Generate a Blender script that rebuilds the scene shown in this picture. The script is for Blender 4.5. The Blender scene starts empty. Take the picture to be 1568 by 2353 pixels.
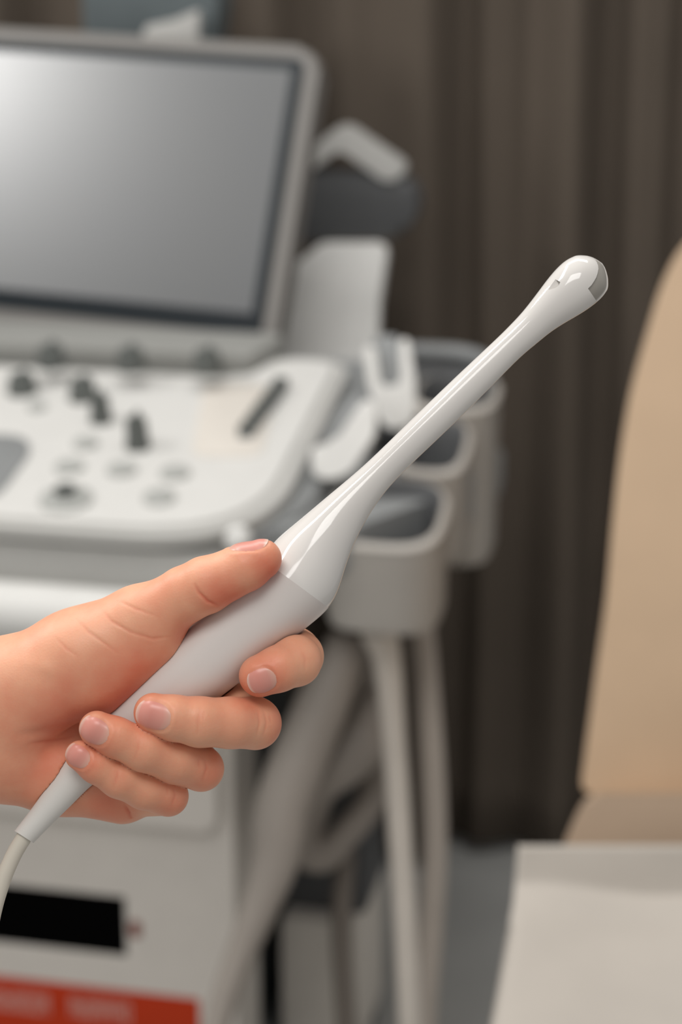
import bpy, bmesh, math, random
import numpy as np
from mathutils import Vector, Matrix
random.seed(7)
C = bpy.context.scene.collection
SC = bpy.context.scene
R_ = math.radians

# ------------------------------------------------------------------ camera model
FPX = 70/36*2353
PITCH = R_(18)
CAM = Vector((0, 0, 1.42))
FW = Vector((0, math.cos(PITCH), -math.sin(PITCH)))
UP = Vector((0, math.sin(PITCH), math.cos(PITCH)))
RT = Vector((1, 0, 0))
def ray(x, y): return FW + RT*((x-784)/FPX) - UP*((y-1176.5)/FPX)
def P(x, y, depth): return CAM + ray(x, y)*depth
def hit(x, y, p, n):
    r = ray(x, y)
    return CAM + r*((p-CAM).dot(n)/r.dot(n))

# ------------------------------------------------------------------ materials
def lin(c):
    return tuple((v/255/12.92 if v/255 <= .04045 else ((v/255+.055)/1.055)**2.4) for v in c)
def mat(name, rgb, rough=.5, spec=.5, vary=.04, scale=30, bump=0, bscale=200, coat=0, sss=0, metal=0):
    m = bpy.data.materials.new(name); m.use_nodes = True
    nt = m.node_tree; b = nt.nodes['Principled BSDF']
    tc = nt.nodes.new('ShaderNodeTexCoord')
    nz = nt.nodes.new('ShaderNodeTexNoise'); nz.inputs['Scale'].default_value = scale
    nz.inputs['Detail'].default_value = 3
    nt.links.new(tc.outputs['Object'], nz.inputs['Vector'])
    rp = nt.nodes.new('ShaderNodeValToRGB')
    l = lin(rgb)
    rp.color_ramp.elements[0].color = tuple(v*(1-vary) for v in l)+(1,)
    rp.color_ramp.elements[1].color = tuple(min(1, v*(1+vary)) for v in l)+(1,)
    rp.color_ramp.elements[0].position = .3; rp.color_ramp.elements[1].position = .7
    nt.links.new(nz.outputs['Fac'], rp.inputs['Fac'])
    nt.links.new(rp.outputs['Color'], b.inputs['Base Color'])
    b.inputs['Roughness'].default_value = rough
    b.inputs['Specular IOR Level'].default_value = spec
    b.inputs['Metallic'].default_value = metal
    if coat:
        b.inputs['Coat Weight'].default_value = coat; b.inputs['Coat Roughness'].default_value = .06
    if sss:
        b.inputs['Subsurface Weight'].default_value = sss
        b.inputs['Subsurface Radius'].default_value = (.004, .003, .002); b.inputs['Subsurface Scale'].default_value = 1
    if bump:
        n2 = nt.nodes.new('ShaderNodeTexNoise'); n2.inputs['Scale'].default_value = bscale; n2.inputs['Detail'].default_value = 4
        nt.links.new(tc.outputs['Object'], n2.inputs['Vector'])
        bp = nt.nodes.new('ShaderNodeBump'); bp.inputs['Strength'].default_value = bump; bp.inputs['Distance'].default_value = .001
        nt.links.new(n2.outputs['Fac'], bp.inputs['Height']); nt.links.new(bp.outputs['Normal'], b.inputs['Normal'])
    return m

M = {}
M['gloss_white'] = mat('glossy white plastic', (216, 212, 207), .08, .5, .01)
M['satin_white'] = mat('satin white plastic', (214, 208, 203), .34, .45, .01, bump=.03, bscale=3000)
M['matte_white'] = mat('matte white rubber', (214, 211, 205), .5, .35, .02, bump=.05, bscale=2500)
M['cable_white'] = mat('cream cable jacket', (205, 198, 184), .4, .4, .02)
M['lens'] = mat('grey acoustic lens', (158, 153, 145), .38, .4, .02)
M['seam'] = mat('dark seam', (90, 86, 82), .6, .3, .02)
M['m_white'] = mat('machine white plastic', (212, 211, 207), .45, .4, .02)
M['m_light'] = mat('machine light grey plastic', (188, 187, 183), .45, .4, .02)
M['m_frame'] = mat('monitor grey plastic', (120, 117, 113), .45, .4, .02)
M['m_ledge'] = mat('ledge grey plastic', (146, 146, 142), .45, .4, .02)
M['m_mid'] = mat('machine mid grey plastic', (138, 140, 140), .45, .4, .03)
M['m_dark'] = mat('machine dark grey plastic', (86, 87, 88), .5, .4, .03)
M['m_char'] = mat('charcoal plastic', (34, 38, 39), .5, .4, .05)
M['m_black'] = mat('black recess plastic', (3, 3, 3), .8, .03, .05)
M['m_warm'] = mat('warm white cabinet plastic', (214, 208, 200), .5, .35, .02)
M['m_cup'] = mat('cup grey plastic', (172, 167, 160), .5, .35, .02)
M['bezel'] = mat('blue black bezel', (24, 32, 37), .5, .3, .03)
M['knob'] = mat('grey knob rubber', (92, 95, 92), .5, .4, .04)
M['button'] = mat('pale grey button', (168, 169, 165), .5, .4, .04)
M['cream'] = mat('cream key pad', (214, 208, 199), .55, .3, .02)
M['red'] = mat('orange red sticker', (184, 50, 2), .55, .3, .03)
M['letter'] = mat('white print', (206, 150, 138), .6, .3, .02)
M['led'] = mat('reddish indicator plastic', (128, 70, 58), .4, .4, .03)
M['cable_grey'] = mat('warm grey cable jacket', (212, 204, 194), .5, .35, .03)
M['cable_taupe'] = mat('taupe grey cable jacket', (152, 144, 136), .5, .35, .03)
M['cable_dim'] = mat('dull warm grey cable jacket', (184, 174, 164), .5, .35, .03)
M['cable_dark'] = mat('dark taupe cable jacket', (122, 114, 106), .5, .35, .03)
M['box'] = mat('grey equipment casing', (224, 217, 207), .55, .35, .03)
M['teal'] = mat('blue grey casing', (92, 100, 102), .5, .4, .04)
M['floor'] = mat('grey vinyl floor', (170, 170, 167), .4, .4, .06, 8, bump=.05, bscale=60)
M['wall'] = mat('warm grey wall paint', (120, 112, 104), .8, .2, .03, 4)
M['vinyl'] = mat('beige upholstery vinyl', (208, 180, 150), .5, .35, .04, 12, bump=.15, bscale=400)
M['vinyl_shaded'] = mat('beige upholstery vinyl shaded', (160, 138, 116), .55, .35, .04, 12, bump=.15, bscale=400)  # same beige vinyl with the shade at the backrest's foot put into its colour
M['paper'] = mat('white disposable sheet', (182, 175, 166), .85, .2, .03, 14, bump=.3, bscale=60)

def curtain_mat():
    m = mat('taupe curtain cloth', (94, 85, 76), .9, .15, .06, 5, bump=.4, bscale=900)
    return m
M['curtain'] = curtain_mat()

def screen_mat():
    m = bpy.data.materials.new('unlit display glass'); m.use_nodes = True
    nt = m.node_tree; b = nt.nodes['Principled BSDF']
    tc = nt.nodes.new('ShaderNodeTexCoord'); nz = nt.nodes.new('ShaderNodeTexNoise')
    nz.inputs['Scale'].default_value = 6; nt.links.new(tc.outputs['Object'], nz.inputs['Vector'])
    rp = nt.nodes.new('ShaderNodeValToRGB')
    rp.color_ramp.elements[0].color = lin((52, 56, 61))+(1,); rp.color_ramp.elements[1].color = lin((58, 60, 60))+(1,)
    nt.links.new(nz.outputs['Fac'], rp.inputs['Fac']); nt.links.new(rp.outputs['Color'], b.inputs['Base Color'])
    b.inputs['Roughness'].default_value = .42; b.inputs['Specular IOR Level'].default_value = 1.0; b.inputs['Coat Weight'].default_value = .8; b.inputs['Coat Roughness'].default_value = .27; b.inputs['Coat IOR'].default_value = 1.8
    return m
M['screen'] = screen_mat()

def skin_mat():
    m = bpy.data.materials.new('skin'); m.use_nodes = True
    nt = m.node_tree; b = nt.nodes['Principled BSDF']; N = nt.nodes.new; L = nt.links.new
    tc = N('ShaderNodeTexCoord')
    at = N('ShaderNodeAttribute'); at.attribute_name = 'flush'
    nz = N('ShaderNodeTexNoise'); nz.inputs['Scale'].default_value = 70; nz.inputs['Detail'].default_value = 5
    L(tc.outputs['Object'], nz.inputs['Vector'])
    ad = N('ShaderNodeMath'); ad.operation = 'MULTIPLY_ADD'; ad.inputs[1].default_value = 1.0; ad.inputs[2].default_value = -.46
    L(nz.outputs['Fac'], ad.inputs[0])
    sm = N('ShaderNodeMath'); sm.operation = 'ADD'; sm.use_clamp = True
    L(at.outputs['Fac'], sm.inputs[0]); L(ad.outputs[0], sm.inputs[1])
    rp = N('ShaderNodeValToRGB')
    rp.color_ramp.elements[0].color = lin((231, 169, 136))+(1,); rp.color_ramp.elements[1].color = lin((214, 104, 76))+(1,)
    L(sm.outputs[0], rp.inputs['Fac']); L(rp.outputs['Color'], b.inputs['Base Color'])
    b.inputs['Roughness'].default_value = .46; b.inputs['Specular IOR Level'].default_value = .4
    b.inputs['Subsurface Weight'].default_value = .25
    b.inputs['Subsurface Radius'].default_value = (.007, .0022, .0012); b.inputs['Subsurface Scale'].default_value = .6
    vo = N('ShaderNodeTexVoronoi'); vo.inputs['Scale'].default_value = 1300
    L(tc.outputs['Object'], vo.inputs['Vector'])
    n2 = N('ShaderNodeTexNoise'); n2.inputs['Scale'].default_value = 420; n2.inputs['Detail'].default_value = 4
    L(tc.outputs['Object'], n2.inputs['Vector'])
    mx = N('ShaderNodeMath'); mx.operation = 'ADD'; L(vo.outputs['Distance'], mx.inputs[0]); L(n2.outputs['Fac'], mx.inputs[1])
    bp = N('ShaderNodeBump'); bp.inputs['Strength'].default_value = .07; bp.inputs['Distance'].default_value = .0005
    L(mx.outputs[0], bp.inputs['Height']); L(bp.outputs['Normal'], b.inputs['Normal'])
    return m
M['skin'] = skin_mat()

def nail_mat():
    m = bpy.data.materials.new('fingernail'); m.use_nodes = True
    nt = m.node_tree; b = nt.nodes['Principled BSDF']; N = nt.nodes.new; L = nt.links.new
    at = N('ShaderNodeAttribute'); at.attribute_name = 'along'
    rp = N('ShaderNodeValToRGB'); e = rp.color_ramp.elements
    e[0].position = 0; e[0].color = lin((216, 170, 152))+(1,)
    e[1].position = .25; e[1].color = lin((214, 148, 134))+(1,)
    for p, c in ((.6, (218, 144, 130)), (.90, (220, 150, 136)), (.96, (226, 184, 168)), (1, (230, 198, 184))):
        x = e.new(p); x.color = lin(c)+(1,)
    L(at.outputs['Fac'], rp.inputs['Fac']); L(rp.outputs['Color'], b.inputs['Base Color'])
    b.inputs['Roughness'].default_value = .33; b.inputs['Specular IOR Level'].default_value = .5
    b.inputs['Subsurface Weight'].default_value = .12; b.inputs['Subsurface Radius'].default_value = (.003, .0012, .0008)
    return m
M['nail'] = nail_mat()

# ------------------------------------------------------------------ object helpers
def root_matrix(o):
    m = Matrix.Identity(4)
    while o is not None:
        m = o.matrix_basis @ m; o = o.parent
    return m
def obj(name, bm, m, parent=None, origin=None, smooth=True, sharp=40):
    """link one mesh (built in world space) as one object"""
    bmesh.ops.recalc_face_normals(bm, faces=bm.faces)
    me = bpy.data.meshes.new(name); bm.to_mesh(me); bm.free()
    o = bpy.data.objects.new(name, me); C.objects.link(o)
    if m: me.materials.append(m)
    if parent is not None:
        o.parent = parent; me.transform(root_matrix(parent).inverted())
    elif origin is not None:
        o.location = origin; me.transform(Matrix.Translation(-Vector(origin)))
    if smooth:
        me.polygons.foreach_set('use_smooth', [True]*len(me.polygons))
        if sharp: me.set_sharp_from_angle(angle=R_(sharp))
    return o
def tag(o, label, cat, group=None):
    o['label'] = label; o['category'] = cat
    if group: o['group'] = group
    return o
def thing(name, label, cat, loc, rz=0, group=None):
    o = bpy.data.objects.new(name, None); C.objects.link(o); o.empty_display_size = .05
    o.location = loc; o.rotation_euler = (0, 0, rz)
    o.matrix_basis = Matrix.Translation(Vector(loc)) @ Matrix.Rotation(rz, 4, 'Z')
    return tag(o, label, cat, group)
def catmull(pts, n):
    pts = [Vector(p) for p in pts]; out = []
    q = [pts[0]*2-pts[1]]+pts+[pts[-1]*2-pts[-2]]
    for i in range(1, len(q)-2):
        a, b, c, d = q[i-1:i+3]
        for k in range(n):
            t = k/n
            out.append(.5*((2*b)+(c-a)*t+(2*a-5*b+4*c-d)*t*t+(3*b-a-3*c+d)*t**3))
    out.append(pts[-1]); return out
def add_tube(bm, pts, rad, n=8, seg=20, flat=1.0):
    p = catmull(pts, n) if n > 1 else [Vector(q) for q in pts]
    if not hasattr(rad, '__len__'): rad = [rad]*len(pts)
    rr = np.interp(np.linspace(0, 1, len(p)), np.linspace(0, 1, len(rad)), rad)
    t0 = (p[1]-p[0]).normalized(); u = t0.orthogonal().normalized()
    rings = []
    stations = []
    for i in range(len(p)):
        t = (p[min(i+1, len(p)-1)]-p[max(i-1, 0)]).normalized()
        u = (u-t*u.dot(t)).normalized(); v = t.cross(u)
        stations.append((p[i], t, u, v, rr[i]))
    first, last = stations[0], stations[-1]
    full = []
    for k in (1, .92, .7, .38): full.append((first[0]-first[1]*first[4]*.5*k, first[1], first[2], first[3], first[4]*math.sqrt(max(0, 1-k*k))+1e-5))
    full += stations
    for k in (.38, .7, .92, 1): full.append((last[0]+last[1]*last[4]*.5*k, last[1], last[2], last[3], last[4]*math.sqrt(max(0, 1-k*k))+1e-5))
    for c, t, u, v, r in full:
        rings.append([bm.verts.new(c+(u*math.cos(2*math.pi*k/seg)+v*math.sin(2*math.pi*k/seg))*r) for k in range(seg)])
    for a, b in zip(rings, rings[1:]):
        for k in range(seg): bm.faces.new((a[k], a[(k+1) % seg], b[(k+1) % seg], b[k]))
    bm.faces.new(rings[0][::-1]); bm.faces.new(rings[-1])
def tube(pts, rad, n=8, seg=20):
    bm = bmesh.new(); add_tube(bm, pts, rad, n, seg); return bm
def roundpoly(pts, r, seg=6):
    out = []; n = len(pts)
    rs = r if hasattr(r, '__len__') else [r]*n
    for i in range(n):
        a, b, c = (Vector(pts[j % n]).to_2d() if len(pts[0]) > 2 else Vector(pts[j % n]) for j in (i-1, i, i+1))
        d1 = (a-b); d2 = (c-b); rr = min(rs[i], d1.length*.49, d2.length*.49)
        if rr <= 0: out.append(b); continue
        s, e = b+d1.normalized()*rr, b+d2.normalized()*rr
        for k in range(seg+1):
            t = k/seg; out.append(s*(1-t)**2+b*2*t*(1-t)+e*t*t)
    return out
def add_prism(bm, outline, o, ex, ey, en, thick, bevel=0, seg=3):
    """outline in (ex, ey) from origin o, extruded back by -en*thick; both rims bevelled"""
    top = [bm.verts.new(o+ex*p[0]+ey*p[1]) for p in outline]
    bot = [bm.verts.new(v.co-en*thick) for v in top]
    n = len(top); rim = []
    f1 = bm.faces.new(top); f2 = bm.faces.new(bot[::-1])
    for k in range(n): bm.faces.new((top[k], bot[k], bot[(k+1) % n], top[(k+1) % n]))
    if bevel:
        ed = list(f1.edges)+list(f2.edges)
        bmesh.ops.bevel(bm, geom=ed, offset=min(bevel, thick*.49), segments=seg, profile=.5, affect='EDGES', clamp_overlap=True)
def prism(*a, **k):
    bm = bmesh.new(); add_prism(bm, *a, **k); return bm
def add_lathe(bm, prof, o, ax, seg=28):
    """profile (radius, height) turned about ax"""
    ax = ax.normalized(); u = ax.orthogonal().normalized(); v = ax.cross(u); rings = []
    for r, h in prof:
        rings.append([bm.verts.new(o+ax*h+(u*math.cos(2*math.pi*k/seg)+v*math.sin(2*math.pi*k/seg))*max(r, 1e-5)) for k in range(seg)])
    for a, b in zip(rings, rings[1:]):
        for k in range(seg): bm.faces.new((a[k], a[(k+1) % seg], b[(k+1) % seg], b[k]))
    bm.faces.new(rings[0][::-1]); bm.faces.new(rings[-1])
def lathe(*a, **k):
    bm = bmesh.new(); add_lathe(bm, *a, **k); return bm

# ------------------------------------------------------------------ setting
bm = bmesh.new()
vs = [bm.verts.new(p) for p in ((-2.2, -1.2, 0), (2.2, -1.2, 0), (2.2, 3.0, 0), (-2.2, 3.0, 0))]
bm.faces.new(vs)
r = bmesh.ops.extrude_face_region(bm, geom=bm.faces[:])
for v in r['geom']:
    if isinstance(v, bmesh.types.BMVert): v.co.z = -.05
o = obj('floor', bm, M['floor'], smooth=False); o['kind'] = 'structure'
X, Y, Z = Vector((1, 0, 0)), Vector((0, 1, 0)), Vector((0, 0, 1))
o = obj('wall_back', prism([(-2.2, 0), (2.2, 0), (2.2, 2.7), (-2.2, 2.7)], Vector((0, 2.92, 0)), X, Z, -Y, .08), M['wall'], smooth=False); o['kind'] = 'structure'

# curtain: pleats follow a smooth profile of peaks (towards the room) and valleys
def make_curtain():
    key = [(-400, .4), (-330, 1), (-250, .1), (-160, .9), (-70, .1), (30, .8), (120, .1), (230, .9), (330, .2), (430, 1), (530, .35), (610, .7),
           (700, .05), (790, .75), (850, .68), (965, 1), (1065, 0), (1110, .42), (1150, .35), (1205, .2), (1300, .95), (1390, .0), (1450, .5), (1500, .42),
           (1555, .1), (1640, .9), (1720, .1), (1830, .9), (1930, .1), (2040, .9), (2150, .2), (2250, .8)]
    dep = 2.76
    kx = np.array([(k[0]-784)/FPX*dep for k in key]); ky = np.array([k[1] for k in key])
    xs = np.arange(kx[0], kx[-1], .004)
    def smooth(x):
        i = np.clip(np.searchsorted(kx, x)-1, 0, len(kx)-2)
        t = (x-kx[i])/(kx[i+1]-kx[i]); t = t*t*(3-2*t)
        return ky[i]*(1-t)+ky[i+1]*t
    zs = np.linspace(.02, 2.62, 30)
    bm = bmesh.new(); grid = []
    for z in zs:
        row = []
        k = z/2.62
        for x in xs:
            amp = .075*(.8+.25*(1-k))
            xx = x+.006*math.sin(z*2.1+x*5)
            y = 2.72-amp*smooth(x)+.004*math.sin(z*3+x*9)
            row.append(bm.verts.new((xx, y, z)))
        grid.append(row)
    for a, b in zip(grid, grid[1:]):
        for i in range(len(a)-1): bm.faces.new((a[i], a[i+1], b[i+1], b[i]))
    o = obj('curtain', bm, M['curtain'], origin=(0, 2.69, .02), sharp=0)
    s = o.modifiers.new('cloth thickness', 'SOLIDIFY'); s.thickness = .003; s.offset = 1
    tag(o, 'dark taupe pleated curtain hanging to the floor behind the machine', 'curtain')
make_curtain()

# ------------------------------------------------------------------ ultrasound machine
YAW = R_(-12)
A = Vector((math.cos(YAW), math.sin(YAW), 0)); B = Vector((-math.sin(YAW), math.cos(YAW), 0))
MP = hit(300, 1225, Vector((0, 0, .82)), Z)
mach = thing('ultrasound_machine', 'white and grey ultrasound machine with monitor, control panel and probe cups', 'ultrasound machine', (MP.x, MP.y, 0), YAW)
M0 = Vector((MP.x, MP.y, 0))
def L3(x, y, z): return M0+A*x+B*y+Z*z
TP = R_(10)
VS = B*math.cos(TP)+Z*math.sin(TP); PN = A.cross(VS)         # panel slope and normal
O0 = L3(0, 0, .82)
def onpanel(x, y, lift=0):
    q = hit(x, y, O0+PN*lift, PN)-O0
    return q.dot(A), q.dot(VS)
def PP(u, v, w=0): return O0+A*u+VS*v+PN*w
def vl(x, y, yl):                                         # pixel on the machine's upright plane y = yl
    q = hit(x, y, M0+B*yl, B)-M0
    return q.dot(A), q.z

# console body under the panel
out = roundpoly([(-.56, .02), (.145, .02), (.165, .46), (-.56, .46)], [.05, .12, .04, .04], 10)
obj('console_body', prism(out, PP(0, 0, -.015), A, VS, PN, .075, bevel=.008), M['m_mid'], mach)
obj('front_brightening_slab', prism(roundpoly([(-.55, .745), (.085, .745), (.085, .80), (-.55, .80)], .008), L3(0, .010, 0), A, Z, -B, .03, bevel=.006), M['m_light'], mach)  # pale slab added to lighten the shadowed strip between panel and handle bar
panel_out = roundpoly([(-.54, -.004), (.128, -.004), (.128, .425), (.035, .425), (.012, .365), (-.54, .362)], [.03, .13, .055, .04, .05, .02], 12)
panel = obj('control_panel', prism(panel_out, PP(0, 0, 0), A, VS, PN, .013, bevel=.006, seg=4), M['m_light'], mach)
face_out = roundpoly([(-.53, .008), (.112, .008), (.113, .413), (.045, .413), (.022, .352), (-.53, .348)], [.03, .125, .05, .035, .05, .02], 12)
obj('panel_face', prism(face_out, PP(0, 0, .004), A, VS, PN, .012, bevel=.003), M['m_white'], panel)
# rear ledge below the monitor
obj('rear_ledge', prism(roundpoly([(-.54, .372), (.02, .372), (.05, .44), (-.54, .44)], .012), PP(0, 0, .022), A, VS, PN, .05, bevel=.012), M['m_ledge'], mach)

def knob(x, y, r, h, m='knob', name='knob', flat=False, lift=.004):
    u, v = onpanel(x, y, lift)
    pr = [(r, 0), (r, h*.15), (r*.9, h*.3), (r*.84, h*.82), (r*.72, h*.97), (r*.4, h), (0, h)] if not flat else [(r, 0), (r, h*.6), (r*.85, h), (0, h)]
    bm = lathe(pr, PP(u, v, lift), PN)
    if not flat:                                            # pointer ridge across the knob's top
        add_prism(bm, [(-r*.12, -r*.7), (r*.12, -r*.7), (r*.12, r*.7), (-r*.12, r*.7)], PP(u, v, lift+h*1.14), A, VS, PN, h*.3, bevel=r*.04)
    return obj(name, bm, M[m], panel)
for x, y, r, h in ((120, 838, .017, .022), (302, 845, .017, .022), (478, 850, .017, .022),
                   (52, 900, .017, .020), (192, 915, .016, .022), (233, 968, .012, .030), (318, 1028, .013, .034)):
    knob(x, y, r, h, lift=.024 if y < 880 and x > 60 else .004)
for x, y, r in ((85, 938, .010), (197, 1022, .013), (160, 1076, .015), (280, 1082, .015), (402, 1090, .015), (366, 1146, .016)):
    knob(x, y, r, .005, 'button', 'button', True)
knob(152, 1150, .026, .006, 'button', 'dial', True)
knob(152, 1148, .011, .014, 'knob', 'dial_knob', True)
# slider row
u0, v0 = onpanel(560, 1012, .004); u1, v1 = onpanel(652, 888, .004)
obj('key_pad', prism(roundpoly([onpanel(*p, .004) for p in ((440, 1052), (600, 1050), (640, 890), (470, 880))], .02), PP(0, 0, .0056), A, VS, PN, .003, bevel=.0008), M['cream'], panel)
d = Vector((u1-u0, v1-v0)); L = d.length; d.normalize(); nrm = Vector((-d.y, d.x))
slot = roundpoly([Vector((u0, v0))+d*s*L+nrm*w for s, w in ((0, -.008), (1, -.008), (1, .008), (0, .008))], .0079)
sl = obj('slider_track', prism(slot, PP(0, 0, .008), A, VS, PN, .004, bevel=.001), M['m_mid'], panel)
for k in range(8):
    c = Vector((u0, v0))+d*L*(.06+.88*k/7)
    pts = roundpoly([c+d*a+nrm*b for a, b in ((-.0045, -.0075), (.0045, -.0075), (.0045, .0075), (-.0045, .0075))], .002)
    obj('slider_key', prism(pts, PP(0, 0, .017), A, VS, PN, .010, bevel=.002), M['knob'], panel)
tp = [onpanel(*p, .004) for p in ((-220, 1160), (-40, 1160), (5, 1130), (72, 1040), (60, 1005), (-220, 995))]
obj('touch_pad', prism(roundpoly(tp, .02), PP(0, 0, .0065), A, VS, PN, .004, bevel=.0015), M['m_mid'], panel)

# white handle bar under the panel's front edge, curving up round the corner
obj('handle_bar', tube([L3(-.56, -.02, .742), L3(-.3, -.03, .742), L3(-.08, -.03, .742), L3(0, -.030, .742), L3(.045, -.022, .744), L3(.075, .005, .748), L3(.088, .05, .752), L3(.090, .12, .756)],
                       [.030, .030, .030, .030, .028, .024, .02, .018], 8, 28), M['m_white'], mach)
hlx = vl(548, 1240, .0)
obj('bar_highlight', lathe([(.013, -.01), (.013, .004), (.010, .010), (.004, .0125), (0, .013)], L3(hlx[0], 0, hlx[1]), (-B+Z*.6+A*.3)), M['m_white'], mach)  # white stud added as the bright highlight at the handle bar's corner

# monitor
PSI = R_(-17); TAU = R_(25)
ma = Vector((math.cos(PSI), math.sin(PSI), 0)); mb = Vector((-math.sin(PSI), math.cos(PSI), 0))
mu = mb*math.sin(TAU)+Z*math.cos(TAU); mn = ma.cross(mu)
ROLL = R_(-1.8)
ma, mu = ma*math.cos(ROLL)+mu*math.sin(ROLL), mu*math.cos(ROLL)-ma*math.sin(ROLL)
MB0 = P(650, 800, 2.25)
def onmon(x, y):
    q = hit(x, y, MB0, mn)-MB0; return q.dot(ma), q.dot(mu)
W0 = -.62
H1 = onmon(400, 88)[1]
mon = obj('monitor', prism(roundpoly([(W0, -.006), (-.010, -.006), (-.010, H1), (W0, H1)], [.02, .012, .036, .036], 8), MB0, ma, mu, mn, .035, bevel=.010, seg=4), M['m_frame'], mach)
bz = [onmon(614, 772), onmon(690, 135)]
bx = (bz[0][0]+bz[1][0])/2; b0 = bz[0][1]; b1 = bz[1][1]
obj('bezel', prism(roundpoly([(W0+.02, b0), (bx, b0), (bx, b1), (W0+.02, b1)], [.006, .004, .014, .014]), MB0+mn*.0012, ma, mu, mn, .006, bevel=.001), M['bezel'], mon)
s0 = onmon(588, 722); s1 = onmon(664, 160)
sx = (s0[0]+s1[0])/2
obj('screen', prism(roundpoly([(W0+.034, s0[1]), (sx, s0[1]), (sx, s1[1]), (W0+.034, s1[1])], .003), MB0+mn*.0022, ma, mu, mn, .004), M['screen'], mon, smooth=False)
# rear housing of the monitor, above its top edge
def facing(pts, depth, thick, bevel, name, m, parent, rad=.01, tilt=0):
    """outlined block standing at the given distance, faced like the machine"""
    c = P(sum(p[0] for p in pts)/len(pts), sum(p[1] for p in pts)/len(pts), depth)
    en = (-B*math.cos(tilt)+Z*math.sin(tilt)); ey = (Z*math.cos(tilt)+B*math.sin(tilt))
    q = []
    for p in pts:
        h = hit(p[0], p[1], c, en)-c; q.append((h.dot(A), h.dot(ey)))
    return obj(name, prism(roundpoly(q, rad), c, A, ey, en, thick, bevel=bevel), m, parent)
facing([(195, 130), (480, 130), (500, 20), (490, -120), (185, -120)], 2.42, .07, .01, 'rear_housing', M['teal'], mach, .012)
facing([(330, 120), (452, 120), (455, 22), (400, 45), (330, 60)], 2.40, .02, .005, 'housing_flap', M['m_light'], mach, .008)
# monitor arm: white column, dark pivot housing, white slanted cover
facing([(560, 850), (866, 850), (872, 690), (892, 556), (740, 556), (690, 600), (560, 620)], 2.50, .02, .006, 'arm_column', M['m_white'], mach, .01, R_(38))
facing([(560, 560), (930, 545), (965, 470), (940, 410), (800, 395), (560, 400)], 2.52, .05, .02, 'pivot_housing', M['m_dark'], mach, .02)
facing([(630, 405), (714, 394), (772, 350), (792, 352), (884, 418), (922, 412), (934, 382), (862, 334), (802, 292), (774, 292), (712, 345), (630, 362)], 2.50, .03, .008, 'arm_cover', M['m_light'], mach, .015)

# cabinet below the console
def upright(x0, x1, z0, z1, y, depth, name, m, parent, rad=.008, bev=.006):
    return obj(name, prism(roundpoly([(x0, z0), (x1, z0), (x1, z1), (x0, z1)], rad), L3(0, y, 0), A, Z, -B, depth, bevel=bev), m, parent)
upright(-.54, .062, .06, .72, .12, .10, 'cabinet', M['m_warm'], mach, .012, .012)
upright(-.50, .03, .05, .72, .22, .30, 'rear_body', M['m_char'], mach, .02, .01)
upright(-.53, .05, .462, .70, .098, .03, 'drawer', M['m_warm'], mach, .01, .008)
upright(-.56, .04, .0, .06, .10, .42, 'base', M['m_mid'], mach, .012, .012)
x0, z0 = vl(292, 2196, .12); x1, z1 = vl(290, 2062, .12)
upright(x0-.25, x0, z0, z1, .1196, .012, 'disc_drive', M['m_black'], mach, .003, .0006)
upright(x0+.004, x0+.017, (z0+z1)/2-.012, (z0+z1)/2+.008, .1186, .006, 'indicator_light', M['led'], mach, .005, .001)
lx, lz = vl(458, 2296, .12)
lab = upright(lx-.385, lx, lz-.10, lz, .1192, .003, 'warning_label', M['red'], mach, .004, .0004)
def row(px0, px1, py0, py1):
    bm = bmesh.new()
    xa = vl(px0, py0, .118)[0]; za = vl(px1, py0, .118)[1]; xb, zb = vl(px1, py1, .118)
    x = xa
    while x < xb-.004:
        w = random.choice((.007, .008, .009))
        # a capital-like glyph: two uprights joined by bars
        for q in (((x, zb), (x+.0022, za)), ((x+w-.0022, zb), (x+w, za))):
            add_prism(bm, [(q[0][0], q[0][1]), (q[1][0], q[0][1]), (q[1][0], q[1][1]), (q[0][0], q[1][1])], L3(0, .1188, 0), A, Z, -B, .0006)
        for f in random.sample((0, .45, .85), 2):
            zz = zb+(za-zb)*f
            add_prism(bm, [(x, zz), (x+w, zz), (x+w, zz+(za-zb)*.17), (x, zz+(za-zb)*.17)], L3(0, .1187, 0), A, Z, -B, .0006)
        x += w+.0022
    obj('lettering', bm, M['letter'], lab, smooth=False)
row(-240, 122, 2290, 2334); row(160, 312, 2310, 2354)

# probe cups on the machine's right side
def cup(cx, cy, rx, ry, z0, z1, name='probe_cup', m='m_cup', wall=.007, zback=None):
    """open cup with a rounded-square plan and a flat floor"""
    bm = bmesh.new(); seg = 40; rings = []
    zb = z1 if zback is None else zback
    def ring(kx, z, dip):
        vs = []
        for k in range(seg):
            t = 2*math.pi*k/seg; c, s = math.cos(t), math.sin(t)
            ex = abs(c)**.62*math.copysign(1, c); ey = abs(s)**.62*math.copysign(1, s)
            zz = z+(zb-z1)*(ey*.5+.5) if dip else z
            vs.append(bm.verts.new(L3(cx+ex*(rx-kx), cy+ey*(ry-kx), zz)))
        rings.append(vs)
    ring(.012, z0, 0); ring(.003, z0+.004, 0); ring(0, z0+.014, 0); ring(-.001, z1-.012, 1); ring(-.003, z1-.004, 1); ring(0, z1, 1); ring(wall*.6, z1+.001, 1); ring(wall, z1-.004, 1)
    ring(wall+.001, z1-.02, 1); ring(wall+.006, z0+.012, 0)
    for a, b in zip(rings, rings[1:]):
        for k in range(seg): bm.faces.new((a[k], a[(k+1) % seg], b[(k+1) % seg], b[k]))
    bm.faces.new(rings[0][::-1]); bm.faces.new(rings[-1])
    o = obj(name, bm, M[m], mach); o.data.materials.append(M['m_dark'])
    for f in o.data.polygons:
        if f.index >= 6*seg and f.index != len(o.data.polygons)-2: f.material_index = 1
    return o
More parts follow.
